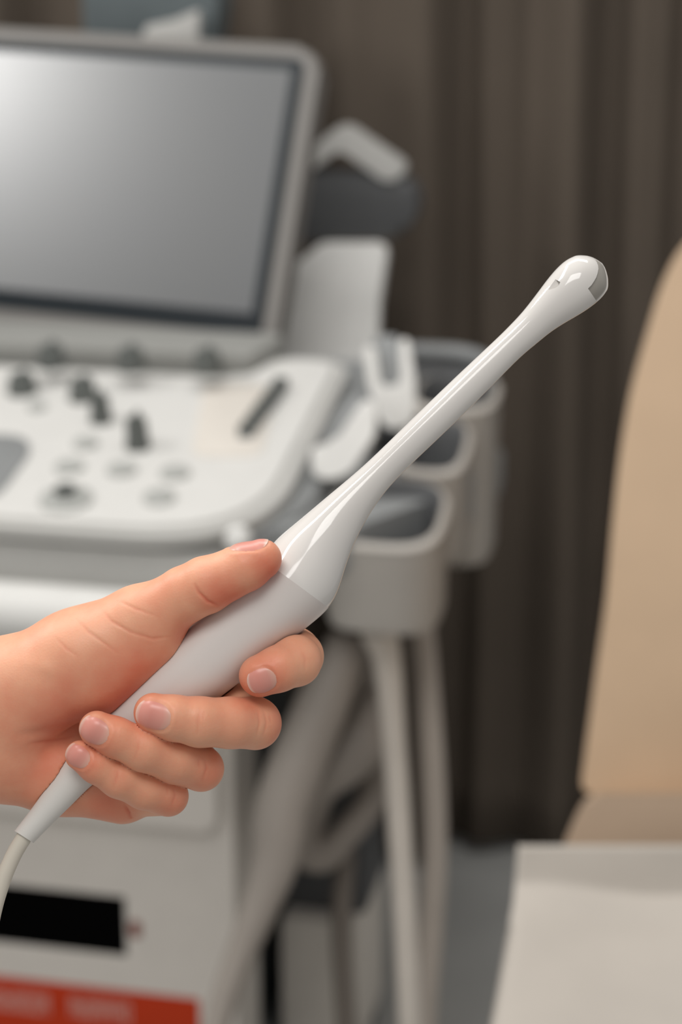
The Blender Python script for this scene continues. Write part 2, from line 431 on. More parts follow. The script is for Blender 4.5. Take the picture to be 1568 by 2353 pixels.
def cup_px(xl, xr, ytop, ybot, yl, ry, rise):
    a, zt = vl(xl, ytop, yl-ry*.9); b, _ = vl(xr, ytop, yl-ry*.9); _, zb = vl((xl+xr)/2, ybot, yl-ry*.9)
    return cup((a+b)/2, yl, (b-a)/2, ry, zb, zt, zback=zt+rise), ((a+b)/2, zb, zt, (b-a)/2)
c1, q1 = cup_px(735, 1003, 1240, 1462, .13, .055, .034)
c2, q2 = cup_px(905, 1062, 1075, 1300, .24, .045, .03)
c3, q3 = cup_px(940, 1130, 930, 1305, .33, .05, .012)
# mounting arm joining the cups to the console
obj('cup_bracket', prism(roundpoly([(.10, .06), (.19, .06), (.27, .20), (.31, .40), (.10, .44)], .03), L3(0, 0, .815), A, B, Z, .05, bevel=.012), M['m_mid'], mach)
# side tray with a raised rim
tr = roundpoly([(.12, .33), (.262, .33), (.262, .585), (.12, .585)], [.02, .05, .05, .02], 8)
obj('side_tray', prism(tr, L3(0, 0, .858), A, B, Z, .03, bevel=.008), M['m_dark'], mach)
obj('tray_rim', tube([L3(.12, .585, .868), L3(.18, .588, .868), L3(.225, .585, .868), L3(.255, .565, .866), L3(.268, .52, .864), L3(.268, .40, .862)], .010, 6, 14), M['m_mid'], mach)
# white U-shaped cable hooks
def facing_w(pts, yl, tilt, thick, bevel, name, m, parent, rad):
    en = (-B*math.cos(tilt)+Z*math.sin(tilt)); ey = (Z*math.cos(tilt)+B*math.sin(tilt))
    x, z = vl(sum(p[0] for p in pts)/len(pts), sum(p[1] for p in pts)/len(pts), yl); c = L3(x, yl, z)
    q = [((h := hit(p[0], p[1], c, en)-c).dot(A), h.dot(ey)) for p in pts]
    return obj(name, prism(roundpoly(q, rad, 4), c, A, ey, en, thick, bevel=bevel), m, parent)
facing_w([(836, 795), (862, 793), (874, 888), (922, 884), (918, 780), (938, 776), (953, 870), (955, 960), (925, 986), (885, 983), (860, 940), (844, 870)], .30, R_(25), .012, .003, 'cable_hook', M['m_white'], mach, .006)
facing_w([(866, 770), (914, 770), (922, 890), (872, 890)], .325, R_(25), .02, .003, 'hook_backplate', M['m_mid'], mach, .004)
facing_w([(714, 1026), (768, 1016), (838, 914), (866, 926), (862, 1000), (806, 1084), (764, 1102), (718, 1096)], .16, R_(25), .012, .003, 'cable_hook', M['m_white'], mach, .008)
facing_w([(735, 1012), (772, 1012), (842, 912), (815, 905), (770, 950)], .19, R_(25), .02, .004, 'hook_backplate', M['m_mid'], mach, .006)

# ------------------------------------------------------------------ cables hanging beside the machine
def cable(pts, depths, rad, name, m, label, group=None, top=None):
    p = [P(x, y, dd) for (x, y), dd in zip(pts, np.interp(np.linspace(0, 1, len(pts)), np.linspace(0, 1, len(depths)), depths))]
    o = obj(name, tube(p, rad, 8, 18), M[m], origin=p[0])
    tag(o, label, 'cable', group); return o
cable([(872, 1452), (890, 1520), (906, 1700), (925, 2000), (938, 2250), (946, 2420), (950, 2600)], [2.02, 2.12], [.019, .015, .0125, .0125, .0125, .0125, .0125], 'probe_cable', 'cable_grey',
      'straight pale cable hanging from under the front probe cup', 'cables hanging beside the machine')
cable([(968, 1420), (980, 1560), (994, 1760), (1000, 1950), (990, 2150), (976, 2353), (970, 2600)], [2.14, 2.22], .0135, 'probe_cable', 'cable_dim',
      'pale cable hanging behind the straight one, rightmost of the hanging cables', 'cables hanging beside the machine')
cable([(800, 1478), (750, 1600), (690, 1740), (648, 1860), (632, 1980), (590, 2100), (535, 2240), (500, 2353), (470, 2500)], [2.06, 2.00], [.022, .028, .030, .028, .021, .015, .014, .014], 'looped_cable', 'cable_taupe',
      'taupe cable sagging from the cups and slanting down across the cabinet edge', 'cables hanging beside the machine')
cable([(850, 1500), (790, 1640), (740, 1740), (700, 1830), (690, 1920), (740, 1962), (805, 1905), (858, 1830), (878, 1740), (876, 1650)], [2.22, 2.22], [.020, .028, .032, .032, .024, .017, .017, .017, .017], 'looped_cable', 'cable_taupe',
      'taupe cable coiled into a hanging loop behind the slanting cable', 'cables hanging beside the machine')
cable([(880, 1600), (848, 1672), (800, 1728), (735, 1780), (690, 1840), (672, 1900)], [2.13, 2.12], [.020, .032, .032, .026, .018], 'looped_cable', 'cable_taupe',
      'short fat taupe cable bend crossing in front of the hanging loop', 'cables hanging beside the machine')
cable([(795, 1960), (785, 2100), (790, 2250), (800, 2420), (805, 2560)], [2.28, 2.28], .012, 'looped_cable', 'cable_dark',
      'dim grey cable dropping straight down beside the grey casing', 'cables hanging beside the machine')

# grey casing standing on the floor beside the machine
xb = thing('equipment_case', 'grey casing standing low on the floor between the machine and hanging cables', 'case', P(740, 2260, 2.42)*1.0, YAW)
xb.matrix_basis = Matrix.Translation(Vector((xb.location.x, xb.location.y, 0))) @ Matrix.Rotation(YAW, 4, 'Z')
pc = Vector((P(740, 2260, 2.42).x, P(740, 2260, 2.42).y, 0))
tz = hit(730, 2118, pc, B).z; print('CASE', (pc-M0).dot(A), (pc-M0).dot(B), tz)
obj('casing', prism(roundpoly([(-.05, .025), (.045, .025), (.045, tz), (-.05, tz)], .006), pc, A, Z, -B, .16, bevel=.006), M['box'], xb)
obj('upper_casing', prism(roundpoly([(-.062, tz), (.05, tz), (.04, tz+.11), (-.05, tz+.11)], .01), pc+B*.03, A, Z, -B, .12, bevel=.006), M['m_dark'], xb)
for sx in (-.035, .03):
    for sy in (.03, .13):
        obj('foot', lathe([(.012, 0), (.012, .026), (0, .026)], pc+A*sx+B*sy, Z, 14), M['m_char'], xb)

# ------------------------------------------------------------------ examination chair with sheet
zs = .66
def onseat(x, y, z=zs): return hit(x, y, Vector((0, 0, z)), Z)
chair = thing('examination_chair', 'beige padded examination chair with high rounded backrest', 'chair', (onseat(1400, 2150).x, onseat(1400, 2150).y, 0))
bc = P(1480, 1300, 1.80)
tl = R_(12); en = Vector((-.15, -math.cos(tl), math.sin(tl))).normalized(); ex = Vector((0, 0, 1)).cross(-en).normalized()*-1
ex = Vector((1, 0, 0)); ex = (ex-en*ex.dot(en)).normalized(); ey = en.cross(ex)
bp = [(1640, 500), (1568, 560), (1523, 650), (1484, 780), (1450, 900), (1425, 1040), (1408, 1200), (1392, 1400), (1368, 1560), (1350, 1700), (1336, 1800), (1346, 1826), (2000, 1830), (2060, 1500), (2040, 900), (1940, 600), (1800, 500)]
q = [((h := hit(p[0], p[1], bc, en)-bc).dot(ex), h.dot(ey)) for p in bp]
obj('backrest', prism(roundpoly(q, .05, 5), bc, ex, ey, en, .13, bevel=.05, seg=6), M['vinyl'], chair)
def flatpad(pts, z, thick, bevel, name, m, parent, rad):
    c = onseat(*pts[0], z)
    q = [((h := onseat(p[0], p[1], z)-c).x, h.y) for p in pts]
    return obj(name, prism(roundpoly(q, rad, 5), c, X, Y, Z, thick, bevel=bevel, seg=5), m, parent)
flatpad([(1150, 2353), (1120, 2620), (2000, 2620), (2060, 1960), (1215, 1985)], zs-.004, .09, .03, 'seat', M['vinyl_shaded'], chair, .04)
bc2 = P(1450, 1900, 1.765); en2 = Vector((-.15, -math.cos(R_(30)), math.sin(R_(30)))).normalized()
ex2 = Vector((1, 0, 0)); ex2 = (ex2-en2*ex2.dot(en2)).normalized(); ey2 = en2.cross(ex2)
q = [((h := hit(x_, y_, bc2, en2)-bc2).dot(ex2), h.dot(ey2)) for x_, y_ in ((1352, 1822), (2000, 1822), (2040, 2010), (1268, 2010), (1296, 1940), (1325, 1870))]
obj('lumbar_pad', prism(roundpoly(q, .02, 5), bc2, ex2, ey2, en2, .10, bevel=.02, seg=5), M['vinyl_shaded'], chair)
sc_ = onseat(1560, 2200)
obj('pedestal', lathe([(.22, 0), (.22, .03), (.10, .06), (.08, .10), (.08, zs-.12), (.16, zs-.09), (0, zs-.09)], Vector((sc_.x+.1, sc_.y, 0)), Z), M['m_light'], chair)
# sheet: lies over the seat with a soft fold near its far end and a turned-down left edge
def sheet():
    bm = bmesh.new(); nu, nv = 60, 60; g = []
    for j in range(nv+1):
        row = []
        v = j/nv
        y = 1958+(2660-1958)*v
        xl = np.interp(y, [1950, 2100, 2353, 2660], [1190, 1180, 1130, 1085])
        fp = Vector((0, onseat(1180, 2085).y, zs)); fn = Vector((0, -math.sin(R_(66)), math.cos(R_(66))))
        pl, pr = (onseat(xl, y), onseat(1950, y)) if y > 2085 else (hit(xl, y, fp, fn), hit(1950, y, fp, fn))
        for i in range(nu+1):
            u = i/nu
            p = pl.lerp(pr, u)
            z = p.z+.006
            z += .006*math.exp(-((v-.18-.03*u)/.03)**2)+.004*math.sin(u*9+v*5)*math.sin(v*7)
            if u < .04 and v > .25: z -= .008*(1-u/.04)**2
            row.append(bm.verts.new((p.x, p.y, z)))
        g.append(row)
    for a, b in zip(g, g[1:]):
        for i in range(nu): bm.faces.new((a[i], a[i+1], b[i+1], b[i]))
    o = obj('disposable_sheet', bm, M['paper'], origin=onseat(1400, 2150), sharp=0)
    s = o.modifiers.new('sheet thickness', 'SOLIDIFY'); s.thickness = .0015; s.offset = -1
    tag(o, 'white disposable sheet spread over the seat of the beige chair', 'sheet')
sheet()

# ------------------------------------------------------------------ hand-held space: 7000 units = 1 m, z towards the viewer
FD = .6536
def HW(p): return P(p[0], p[1], FD-p[2]/7000)

# ------------------------------------------------------------------ probe outline (upper edge, lower edge, depth half, exponent)
ST = [((1375, 598), (1391, 615), 12, 2), ((1362, 591), (1395, 627), 25, 2), ((1345, 587), (1398, 644), 39, 2), ((1322, 588), (1396, 666), 53, 2), ((1296, 601), (1380, 688), 60, 2), ((1267, 631), (1345, 715), 57, 2),
      ((1240, 667), (1303, 739), 48, 2), ((1218, 696), (1273, 758), 41, 2), ((1196, 723), (1252, 774), 38, 2), ((1169, 751), (1222, 799), 36, 2), ((1142, 778), (1190, 826), 35, 2), ((1072, 843), (1124, 894), 36, 2), ((979, 932), (1032, 985), 38, 2),
      ((893, 1016), (945, 1067), 38, 2), ((828, 1078), (886, 1128), 40, 2), ((752, 1141), (842, 1193), 50, 2), ((698, 1187), (813, 1252), 62, 2), ((660, 1218), (794, 1303), 77, 2.05),
      ((628, 1247), (779, 1355), 96, 2.1), ((602, 1283), (757, 1397), 112, 2.2), ((560, 1318), (715, 1434), 104, 2.25), ((500, 1375), (652, 1484), 99, 2.3), ((444, 1430), (580, 1545), 94, 2.3), ((357, 1516), (487, 1617), 88, 2.25),
      ((300, 1578), (410, 1670), 76, 2.2), ((250, 1634), (335, 1720), 62, 2.1), ((195, 1697), (265, 1767), 50, 2), ((150, 1748), (210, 1804), 42, 2), ((112, 1801), (170, 1845), 36, 2), ((77, 1853), (127, 1886), 31, 2), ((33, 1909), (77, 1937), 26, 2)]
def dense(st, n):
    a = np.array([list(s[0])+list(s[1]) for s in st], float); h = np.array([[s[2], s[3]] for s in st], float)
    pts = catmull([Vector((r[0], r[1], 0)) for r in a], n); low = catmull([Vector((r[2], r[3], 0)) for r in a], n)
    t = np.linspace(0, len(st)-1, len(pts)); hh = np.array([np.interp(t, np.arange(len(st)), h[:, k]) for k in (0, 1)]).T
    def soft(q, i0, i1, it):                               # even out the profile between two fixed stations
        w = q[i0:i1+1]
        for _ in range(it): w[1:-1] = w[:-2]*.25+w[1:-1]*.5+w[2:]*.25
    u = np.array([[p.x, p.y] for p in pts]); l = np.array([[p.x, p.y] for p in low])
    end = len(u)-1
    soft(hh, 0, 19*n, 14); soft(hh, 19*n, end, 14)
    for q in (u, l): soft(q, 3*n, end, 12)
    return u, l, hh
def loft(i0, i1, n=6, seg=96, inset=0, tip=None, tail=True):
    U, Lo, hh = (q[i0*n:i1*n+1] for q in dense(ST, n)); bm = bmesh.new(); rings = []
    for u, l, (h, e) in zip(U, Lo, hh):
        c = (u+l)/2; d = (l-u)/2; w = np.hypot(*d); d = d*(max(w-inset, 1)/w); h = max(h-inset, 1); ring = []
        for k in range(seg):
            t = 2*math.pi*k/seg; cs, sn = math.cos(t), math.sin(t)
            a = math.copysign(abs(cs)**(2/e), cs); b = math.copysign(abs(sn)**(2/e), sn)
            ring.append(bm.verts.new(HW((c[0]+d[0]*a, c[1]+d[1]*a, h*b))))
        rings.append(ring)
    for a, b in zip(rings, rings[1:]):
        for k in range(seg): bm.faces.new((a[k], a[(k+1) % seg], b[(k+1) % seg], b[k]))
    if tip:
        v = bm.verts.new(HW(tip))
        for k in range(seg): bm.faces.new((v, rings[0][(k+1) % seg], rings[0][k]))
    else: bm.faces.new(rings[0][::-1])
    if tail: bm.faces.new(rings[-1])
    return bm

probe = thing('ultrasound_probe', 'white slim ultrasound probe with rounded tip gripped in the hand', 'ultrasound probe', HW((590, 1440, 0)))
RIDGE = 19
shaft = obj('shaft', loft(0, RIDGE, 6, 128, tip=(1385, 605, 0)), M['gloss_white'], probe, sharp=0)
handle = obj('handle', loft(RIDGE, 27, 6, 128), M['satin_white'], probe, sharp=60)
boot = obj('strain_relief', loft(27, len(ST)-1, 6, 64), M['matte_white'], probe, sharp=60)
obj('cable', tube([HW(p) for p in ((66, 1906, 0), (55, 1924, 0), (30, 1967, 4), (4, 2030, 10), (-18, 2110, 16), (-34, 2220, 20), (-40, 2400, 20))]+[Vector(q) for q in ((-.118, .56, 1.0), (-.12, .57, .7), (-.125, .58, .35), (-.135, .63, .06), (-.15, .74, .0032), (-.2, 1.0, .0032), (-.3, 1.55, .0032))], 18.5/7000, 8, 24), M['cable_white'], probe)
def cutter(poly, z0, z1):
    bm = bmesh.new()
    a = [bm.verts.new(HW((x, y, z1))) for x, y in poly]; b = [bm.verts.new(HW((x, y, z0))) for x, y in poly]
    n = len(a); bm.faces.new(a); bm.faces.new(b[::-1])
    for k in range(n): bm.faces.new((a[k], b[k], b[(k+1) % n], a[(k+1) % n]))
    return obj('cut', bm, None, probe, smooth=False)
def cut(o, c, sharp):
    md = o.modifiers.new('cut', 'BOOLEAN'); md.operation = 'DIFFERENCE'; md.object = c; md.solver = 'EXACT'
    dg = bpy.context.evaluated_depsgraph_get(); dg.update()
    me = bpy.data.meshes.new_from_object(o.evaluated_get(dg)); o.modifiers.remove(md)
    o.data = me; me.name = o.name
    bpy.data.objects.remove(c)
    me.polygons.foreach_set('use_smooth', [True]*len(me.polygons)); me.set_sharp_from_angle(angle=R_(sharp))
slot = [(1352, 663), (1360, 655), (1366, 646), (1371, 637), (1374, 628), (1376, 618), (1375, 609), (1371, 600), (1362, 585), (1375, 560), (1450, 590), (1450, 720), (1400, 730), (1373, 694)]
cut(shaft, cutter(slot, 5, 140), 35)
cut(shaft, cutter([(1251, 661), (1264, 658), (1271, 650), (1277, 642), (1288, 648), (1285, 656), (1276, 662), (1262, 666)], 37, 140), 35)
obj('acoustic_lens', loft(0, 5, 6, 96, inset=4.5, tip=(1381, 611, 0)), M['lens'], probe, sharp=0)

# ------------------------------------------------------------------ hand as one continuous surface
U_, L_, HH_ = (q[14*6:] for q in dense(ST, 6))
def probe_sd(p):
    c = (U_+L_)/2; d = (L_-U_)/2; w = np.hypot(d[:, 0], d[:, 1])
    a, b = c[:-1], c[1:]
    best = np.full(len(p), 1e9, np.float32); out = np.full(len(p), 1e3, np.float32)
    for i in range(len(a)):
        ab = b[i]-a[i]; q = p[:, :2]-a[i]; t = np.clip((q@ab)/(ab@ab), 0, 1)
        near = a[i]+t[:, None]*ab; e = p[:, :2]-near; dd = np.hypot(e[:, 0], e[:, 1])
        ww = w[i]+(w[i+1]-w[i])*t; h = HH_[i, 0]+(HH_[i+1, 0]-HH_[i, 0])*t; n = HH_[i, 1]
        g = (np.abs(dd/ww)**n+np.abs(p[:, 2]/h)**n)**(1/n)
        s = (g-1)*np.minimum(ww, h)
        m = dd < best; best[m] = dd[m]; out[m] = s[m]
    return out
def cone(p, a, b, zs=1.0):
    a0, r0 = np.array(a[:3], np.float32), a[3]; b0, r1 = np.array(b[:3], np.float32), b[3]
    ab = b0-a0; t = np.clip(((p-a0)@ab)/(ab@ab), 0, 1)
    e = p-(a0+t[:, None]*ab)
    return np.sqrt(e[:, 0]**2+e[:, 1]**2+(e[:, 2]*zs)**2)-(r0+(r1-r0)*t)
def smin(a, b, k):
    h = np.maximum(k-np.abs(a-b), 0)/k
    return np.minimum(a, b)-h*h*k*.25
def chain(p, pts, k=10, zs=1.0):
    d = cone(p, pts[0], pts[1], zs)
    for a, b in zip(pts[1:], pts[2:]): d = smin(d, cone(p, a, b, zs), k)
    return d
THUMB = [(602, 1284, 120, 46), (562, 1303, 120, 54), (520, 1324, 112, 56), (474, 1344, 98, 64), (424, 1367, 80, 64), (380, 1396, 62, 67), (322, 1428, 36, 80)]
INDEX = [(598, 1553, 98, 49), (640, 1537, 92, 52), (680, 1519, 58, 57), (684, 1508, -20, 58), (676, 1502, -110, 62)]
MIDDLE = [(353, 1638, 122, 46), (400, 1650, 122, 52), (458, 1659, 110, 57), (530, 1661, 78, 58), (586, 1662, 28, 61)]
RING = [(223, 1675, 112, 42), (265, 1694, 108, 46), (330, 1722, 92, 50), (400, 1748, 52, 51), (462, 1766, 2, 53)]
PINKY = [(184, 1736, 84, 35), (220, 1760, 78, 39), (272, 1790, 58, 43), (330, 1815, 24, 44), (386, 1829, -18, 48)]
CH = [THUMB, INDEX, MIDDLE, RING, PINKY]
def hand_sd(p):
    # wrist and palm
    d = cone(p, (-1150, 1560, -110, 150), (10, 1596, -40, 118), .95)
    d = smin(d, cone(p, (-1150, 1730, -130, 158), (-10, 1712, -62, 118), .95), 60)
    d = smin(d, cone(p, (-1150, 1645, -110, 150), (0, 1655, -52, 108), .95), 60)
    d = smin(d, cone(p, (20, 1592, -30, 116), (175, 1510, 8, 102), .95), 60)
    d = smin(d, cone(p, (175, 1510, 8, 102), THUMB[-1], 1), 50)
    d = smin(d, cone(p, (110, 1580, 6, 96), (250, 1490, 22, 84), 1), 50)
    d = smin(d, cone(p, (225, 1566, 6, 82), (345, 1468, 24, 78), 1), 45)
    # heel of the palm on the little-finger side
    d = smin(d, cone(p, (-10, 1748, -58, 90), (130, 1784, -72, 84), 1), 45)
    d = smin(d, cone(p, (130, 1784, -72, 84), (280, 1822, -96, 70), 1), 35)
    # palm behind the probe
    for m_, r in (((470, 1480, -190), 66), ((440, 1580, -196), 66), ((380, 1690, -180), 64), ((285, 1800, -120), 64)):
        d = smin(d, cone(p, (60, 1650, -110, 80), (*m_, r), 1), 50)
    # proximal phalanges, from the knuckles behind the probe to the bends on its far side
    px = smin(cone(p, (470, 1480, -190, 66), INDEX[-1]), cone(p, (440, 1580, -196, 66), MIDDLE[-1]), 6)
    px = smin(px, cone(p, (380, 1690, -180, 62), RING[-1]), 6)
    px = smin(px, cone(p, (285, 1812, -104, 68), (386, 1829, -30, 46)), 6)
    d = smin(d, px, 14)
    th = chain(p, THUMB, 14)
    d = smin(d, th, 30)
    fs = None
    for f in (INDEX, MIDDLE, RING, PINKY):
        c = chain(p, f, 12)
        fs = c if fs is None else smin(fs, c, 1.2)
    d = smin(d, fs, 3)
    d = np.maximum(d, -(probe_sd(p)-.5))
    # forearm ends well outside the picture
    return np.maximum(d, -1100-p[:, 0])

def surface_nets(F, org, h):
    s = F < 0
    n = np.array(F.shape)-1
    corner = [(i, j, k) for i in (0, 1) for j in (0, 1) for k in (0, 1)]
    cs = sum(s[i:i+n[0], j:j+n[1], k:k+n[2]].astype(np.int8) for i, j, k in corner)
    cell = np.argwhere((cs > 0) & (cs < 8)); idx = -np.ones(n, np.int64); idx[tuple(cell.T)] = np.arange(len(cell))
    acc = np.zeros((len(cell), 3)); cnt = np.zeros(len(cell))
    for a in corner:
        for ax in range(3):
            if a[ax]: continue
            b = list(a); b[ax] = 1
            fa = F[tuple((cell+a).T)]; fb = F[tuple((cell+b).T)]
            x = (fa < 0) != (fb < 0); t = np.where(x, fa/np.where(x, fa-fb, 1), 0)
            pos = np.array(a, float)[None]+np.zeros((len(cell), 3)); pos[:, ax] += t
            acc[x] += pos[x]; cnt[x] += 1
    V = (cell+acc/cnt[:, None])*h+org
    Q = []
    for ax in range(3):
        o1, o2 = [(1, 2), (2, 0), (0, 1)][ax]
        sl0 = [slice(None)]*3; sl1 = [slice(None)]*3; sl0[ax] = slice(0, -1); sl1[ax] = slice(1, None)
        e = np.argwhere(s[tuple(sl0)] != s[tuple(sl1)])
        e = e[(e[:, o1] > 0) & (e[:, o2] > 0) & (e[:, o1] < n[o1]) & (e[:, o2] < n[o2])]
        def at(d1, d2):
            q = e.copy(); q[:, o1] += d1; q[:, o2] += d2; return idx[tuple(q.T)]
        Q.append(np.stack([at(-1, -1), at(0, -1), at(0, 0), at(-1, 0)], 1))
    Q = np.concatenate(Q); return V, Q[(Q >= 0).all(1)]

HSTEP = 4.0
def hand_field():
    org = np.array([-1112., 1215., -320.]); dims = np.array([int((772+1112)/HSTEP), int((1935-1215)/HSTEP), int((200+320)/HSTEP)])
    F = np.full(dims, 99., np.float32)
    # coarse pass first, fine only near the surface
    k = 4; ci = [np.arange(0, d, k) for d in dims]
    G = np.stack(np.meshgrid(*ci, indexing='ij'), -1).reshape(-1, 3)
    f = hand_sd((G*HSTEP+org+HSTEP*k/2).astype(np.float32))
    near = np.abs(f) < HSTEP*k*1.8
    for g, v in zip(G[~near], f[~near]): F[g[0]:g[0]+k, g[1]:g[1]+k, g[2]:g[2]+k] = v
    gn = G[near]; off = np.stack(np.meshgrid(*[np.arange(k)]*3, indexing='ij'), -1).reshape(-1, 3)
    ids = (gn[:, None]+off[None]).reshape(-1, 3); ids = ids[(ids < dims).all(1)]
    F[tuple(ids.T)] = hand_sd((ids*HSTEP+org).astype(np.float32))
    return F, org
F, org = hand_field()
HV, HQ = surface_nets(F, org, HSTEP)
def grad(p, e=1.5):
    g = np.stack([hand_sd((p+np.eye(3)[i]*e).astype(np.float32))-hand_sd((p-np.eye(3)[i]*e).astype(np.float32)) for i in range(3)], 1)/(2*e)
    return g
for _ in range(2):
    f = hand_sd(HV.astype(np.float32)); g = grad(HV)
    HV = HV-(f/np.maximum((g*g).sum(1), .3))[:, None]*g*.9
def relax(V, Q, it):
    for _ in range(it):
        acc = np.zeros_like(V); c = np.zeros(len(V))
        for a in range(4):
            i, j = Q[:, a], Q[:, (a+1) % 4]
            np.add.at(acc, i, V[j]); np.add.at(acc, j, V[i]); np.add.at(c, i, 1); np.add.at(c, j, 1)
        V = V+.5*(acc/np.maximum(c, 1)[:, None]-V)
    return V
HV = relax(HV, HQ, 1)
G = grad(HV, 4); NRM = G/np.linalg.norm(G, axis=1)[:, None]

def seg_dist(V, pts):
    d = np.full(len(V), 1e9); fade = np.zeros(len(V)); n = len(pts)-1
    for k, (a, b) in enumerate(zip(pts, pts[1:])):
        a, b = np.array(a, float), np.array(b, float); ab = b-a
        t = np.clip(((V[:, :2]-a)@ab)/(ab@ab), 0, 1); e = np.linalg.norm(V[:, :2]-(a+t[:, None]*ab), axis=1)
        f = (k+t)/n; m = e < d; d[m] = e[m]; fade[m] = np.clip(3.2*f*(1-f)*1.25, 0, 1)[m]
    return d, fade
FD_ = [np.abs(chain(HV.astype(np.float32), f, 12)) for f in CH]
def on(k): return np.clip(1.6-FD_[k]/8, 0, 1)
front = np.clip(NRM[:, 2]*3, 0, 1)*(HV[:, 2] > -60)
disp = np.zeros(len(HV))
# (line, depth, width, finger or None for thumb, palm and wrist)
CREASE = [([(446, 1338), (458, 1362), (478, 1382), (506, 1394)], 4.5, 5, 0), ([(234, 1400), (257, 1428), (300, 1452), (352, 1468), (400, 1462)], 2.4, 4.5, None), ([(172, 1418), (204, 1452), (240, 1478), (278, 1504)], 2.0, 4.2, None),
          ([(268, 1378), (312, 1399), (372, 1420)], 1.4, 4.5, None), ([(125, 1462), (152, 1490), (185, 1512)], 1.2, 4.5, None), ([(30, 1690), (90, 1684), (150, 1672), (190, 1664)], 4, 11, None), ([(60, 1710), (120, 1702), (180, 1690)], 2, 5, None),
          ([(462, 1622), (456, 1655), (452, 1695)], 1.3, 4.5, 2), ([(470, 1632), (465, 1655)], 1.0, 4, 2), ([(592, 1625), (596, 1660), (588, 1700)], 1.3, 4.5, 2), ([(606, 1630), (612, 1660), (604, 1695)], 1.6, 4.5, 2), ([(618, 1640), (622, 1664)], 1.0, 4, 2),
          ([(322, 1700), (316, 1724), (306, 1752)], 1.2, 4.5, 3), ([(470, 1742), (474, 1766), (462, 1800)], 1.6, 4.5, 3), ([(456, 1740), (458, 1766)], 1.1, 4, 3), ([(272, 1764), (268, 1790), (258, 1815)], 1.5, 4.5, 4),
          ([(398, 1808), (402, 1830), (392, 1856)], 1.5, 4.5, 4), ([(384, 1806), (384, 1830)], 1.0, 4, 4), ([(690, 1490), (702, 1515), (700, 1550)], 1.0, 5, 1), ([(284, 1846), (296, 1866), (304, 1888)], 5, 5, None),
          ([(96, 1500), (108, 1540), (118, 1560)], -1.6, 12, None), ([(40, 1520), (90, 1530), (150, 1545)], -1.2, 14, None)]
line = np.zeros(len(HV))
for pts, dep, w, k in CREASE:
    sd, fade = seg_dist(HV, pts)
    e = np.exp(-(sd/(w*(.68 if w < 8 else 1)))**2)*fade*front*(1 if k is None else on(k))
    disp -= dep*e
    if 0 < dep and w < 8: line = np.maximum(line, e*min(.7, .12+dep*.12))
# knuckle and pad fullness
for c, r, a in (((470, 1330, 130), 40, 3), ((600, 1330, 110), 35, 3), ((610, 1662, 80), 35, 2), ((470, 1768, 60), 30, 2), ((390, 1830, 40), 28, 2)):
    disp += a*np.exp(-(((HV-np.array(c))**2).sum(1))/r**2)
HV = HV+NRM*disp[:, None]

# nails: centre, direction to the tip, outward normal, half length, half width
NAILS = [((573, 1254, 130), (.90, -.42, .05), (-.38, -.84, .38), 45, 36), ((603, 1566, 140), (-.93, .36, .05), (.06, .40, .91), 34, 31), ((353, 1645, 160), (-.97, -.24, -.05), (-.02, .16, .98), 41, 35),
         ((216, 1681, 150), (-.88, -.46, -.1), (-.12, .16, .98), 36, 33), ((178, 1740, 120), (-.84, -.52, -.12), (-.12, .18, .97), 30, 27)]
def frame(a, n):
    n = np.array(n)/np.linalg.norm(n); a = np.array(a)-np.dot(a, n)*n; a /= np.linalg.norm(a); return a, n, np.cross(n, a)
for k_, (c, a, n, Ln, Wn) in enumerate(NAILS):             # fold of skin round each nail
    a, n, s = frame(a, n); q = HV-np.array(c); u = (q@s)/Wn; v = (q@a)/Ln
    rr = (np.abs(u)**2.6+np.abs(v)**2.6)**(1/2.6); near = (np.abs(q@n) < 80)*np.clip((NRM@n)*2.5-.4, 0, 1)
    dz = np.where(rr < 1.0, -1.1, 0)-.9*np.exp(-((rr-1.02)/.05)**2)+1.2*np.exp(-((rr-1.18)/.12)**2)*(v < .5)
    HV = HV+n[None]*(dz*near*on(k_))[:, None]
def drop(p, n):
    """slide points along -n until they meet the skin field"""
    p = p+n*90
    for _ in range(60):
        f = hand_sd(p.astype(np.float32)); p = p-n[None]*np.clip(f, -4, 6)[:, None]*.8
    return p

# colour of the skin itself: pinker at fingertips, knuckles and along the thumb's ball
fl = np.zeros(len(HV))
for c, r, a in (((610, 1310, 120), 60, .75), ((520, 1360, 130), 60, .55), ((600, 1560, 120), 62, .6), ((690, 1520, 60), 50, .3), ((345, 1640, 130), 50, .5), ((620, 1665, 40), 45, .45), ((230, 1690, 120), 50, .45), ((190, 1745, 100), 50, .5),
                ((480, 1775, 20), 42, .45), ((385, 1840, 0), 45, .45), ((260, 1790, 80), 40, .3), ((300, 1580, 40), 120, .6), ((160, 1640, 30), 110, .5), ((100, 1740, 0), 110, .45), ((240, 1860, -20), 90, .4), ((420, 1430, 60), 60, .5), ((560, 1610, 100), 60, .3)):
    fl = np.maximum(fl, a*np.exp(-(((HV-np.array(c))**2).sum(1))/r**2))

fl = np.clip(1.3*fl+.55*line, 0, 1)

me = bpy.data.meshes.new('person')
WV = [HW(p) for p in HV]
base = HW((0, 1650, -50))
me.from_pydata([tuple(v-base) for v in WV], [], [tuple(int(i) for i in q) for q in HQ]); me.update()
b2 = bmesh.new(); b2.from_mesh(me); bmesh.ops.recalc_face_normals(b2, faces=b2.faces); b2.to_mesh(me); b2.free()
me.polygons.foreach_set('use_smooth', [True]*len(me.polygons))
at = me.attributes.new('flush', 'FLOAT', 'POINT'); at.data.foreach_set('value', fl.astype(np.float32))
me.materials.append(M['skin'])
person = bpy.data.objects.new('person', me); C.objects.link(person); person.location = base
person.matrix_basis = Matrix.Translation(base)
tag(person, 'bare left hand and wrist of a person gripping the white ultrasound probe', 'person')

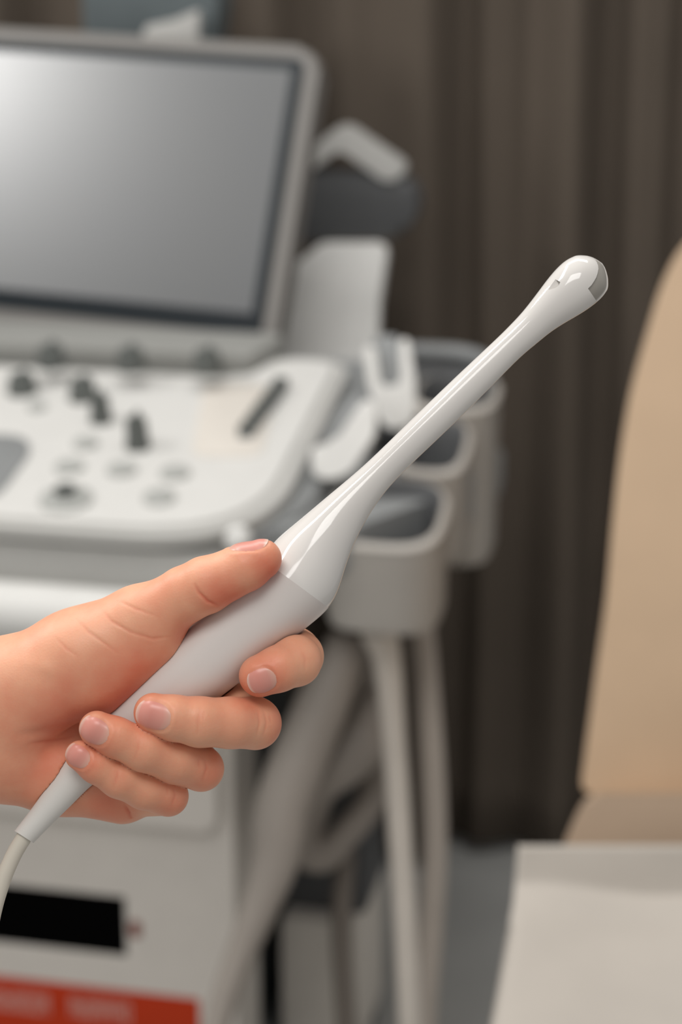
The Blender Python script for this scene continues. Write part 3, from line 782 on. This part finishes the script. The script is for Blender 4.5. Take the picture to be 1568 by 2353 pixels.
for c, a, n, Ln, Wn in NAILS:
    a, n, s = frame(a, n); nu, nv = 21, 25; pts = []; uv = []
    for j in range(nv):
        for i in range(nu):
            u = -1+2*i/(nu-1); v = -1+2*j/(nv-1)
            # square to rounded plate
            uu = u*math.sqrt(max(0, 1-(.5 if v < 0 else .42)*v*v)); vv = v*math.sqrt(max(0, 1-(.5 if v < 0 else .42)*u*u))
            pts.append(np.array(c)+s*uu*Wn+a*vv*Ln); uv.append((u, v))
    sur = drop(np.array(pts), n)
    gg = grad(sur, 6); gg /= np.linalg.norm(gg, axis=1)[:, None]
    uv = np.array(uv); edge = np.maximum(np.abs(uv[:, 0]), np.where(uv[:, 1] < 0, -uv[:, 1], 0))
    lift = 1.3*(1-np.clip((edge-.6)/.4, 0, 1)**2)-1.5+.3
    lift = lift+np.where(uv[:, 1] > .8, .8*(uv[:, 1]-.8)/.2, 0)
    top = sur+gg*lift[:, None]; bot = sur-gg*3.0
    bm = bmesh.new(); lay = bm.verts.layers.float.new('along')
    tv = [bm.verts.new(HW(p)) for p in top]; bv = [bm.verts.new(HW(p)) for p in bot]
    for k, v in enumerate(tv): v[lay] = uv[k, 1]*.5+.5
    for k, v in enumerate(bv): v[lay] = uv[k, 1]*.5+.5
    I = lambda i, j: j*nu+i
    for j in range(nv-1):
        for i in range(nu-1):
            q = (I(i, j), I(i+1, j), I(i+1, j+1), I(i, j+1))
            bm.faces.new([tv[k] for k in q]); bm.faces.new([bv[k] for k in q[::-1]])
    ring = [I(i, 0) for i in range(nu)]+[I(nu-1, j) for j in range(1, nv)]+[I(i, nv-1) for i in range(nu-2, -1, -1)]+[I(0, j) for j in range(nv-2, 0, -1)]
    for k in range(len(ring)):
        p, q = ring[k], ring[(k+1) % len(ring)]; bm.faces.new((tv[p], bv[p], bv[q], tv[q]))
    obj('fingernail', bm, M['nail'], person, sharp=50)

# ------------------------------------------------------------------ light
w = bpy.data.worlds.new('room light'); SC.world = w; w.use_nodes = True
w.node_tree.nodes['Background'].inputs['Color'].default_value = (1.0, .985, .97, 1)
w.node_tree.nodes['Background'].inputs['Strength'].default_value = .42
def area(name, loc, target, sx, sy, power, col=(1, .98, .955)):
    l = bpy.data.lights.new(name, 'AREA'); l.shape = 'RECTANGLE'; l.size = sx; l.size_y = sy; l.energy = power; l.color = col
    o = bpy.data.objects.new(name, l); C.objects.link(o); o.location = loc
    o.rotation_euler = (Vector(target)-Vector(loc)).to_track_quat('-Z', 'Y').to_euler(); return o
area('shaft_highlight_light', (-.53, .86, 2.1), (-.10, .70, 1.25), .60, .10, 3.6)  # unseen strip light, added for the thin highlight along the probe shaft
area('ceiling_panel_front', (-.25, -.35, 2.6), (-.1, .5, 1.2), .9, .6, 13)
area('ceiling_panel_machine', (-.35, 1.75, 2.65), (-.3, 1.9, 0), 1.0, .5, 9)
area('ceiling_panel_corner', (-1.98, 1.55, 2.6), (-1.2, 1.9, 0), .6, .6, 26)
area('column_fill_light', (.35, 1.5, 2.65), (.35, 1.9, 0), .6, .5, 8)  # unseen fill light, placed to brighten the monitor arm's column

cam = bpy.data.cameras.new('camera'); cam.lens = 70; cam.sensor_fit = 'VERTICAL'; cam.sensor_height = 36; cam.sensor_width = 24
co = bpy.data.objects.new('camera', cam); C.objects.link(co); co.location = CAM; co.rotation_euler = (R_(90)-PITCH, 0, 0)
cam.dof.use_dof = True; cam.dof.focus_distance = FD-.008; cam.dof.aperture_fstop = 70/8.4; cam.dof.aperture_blades = 0
cam.clip_start = .02; SC.camera = co
SC.view_settings.view_transform = 'Standard'; SC.view_settings.look = 'None'; SC.view_settings.gamma = 1; SC.view_settings.exposure = 0
SC.view_settings.use_curve_mapping = False
SC.cycles.use_denoising = True
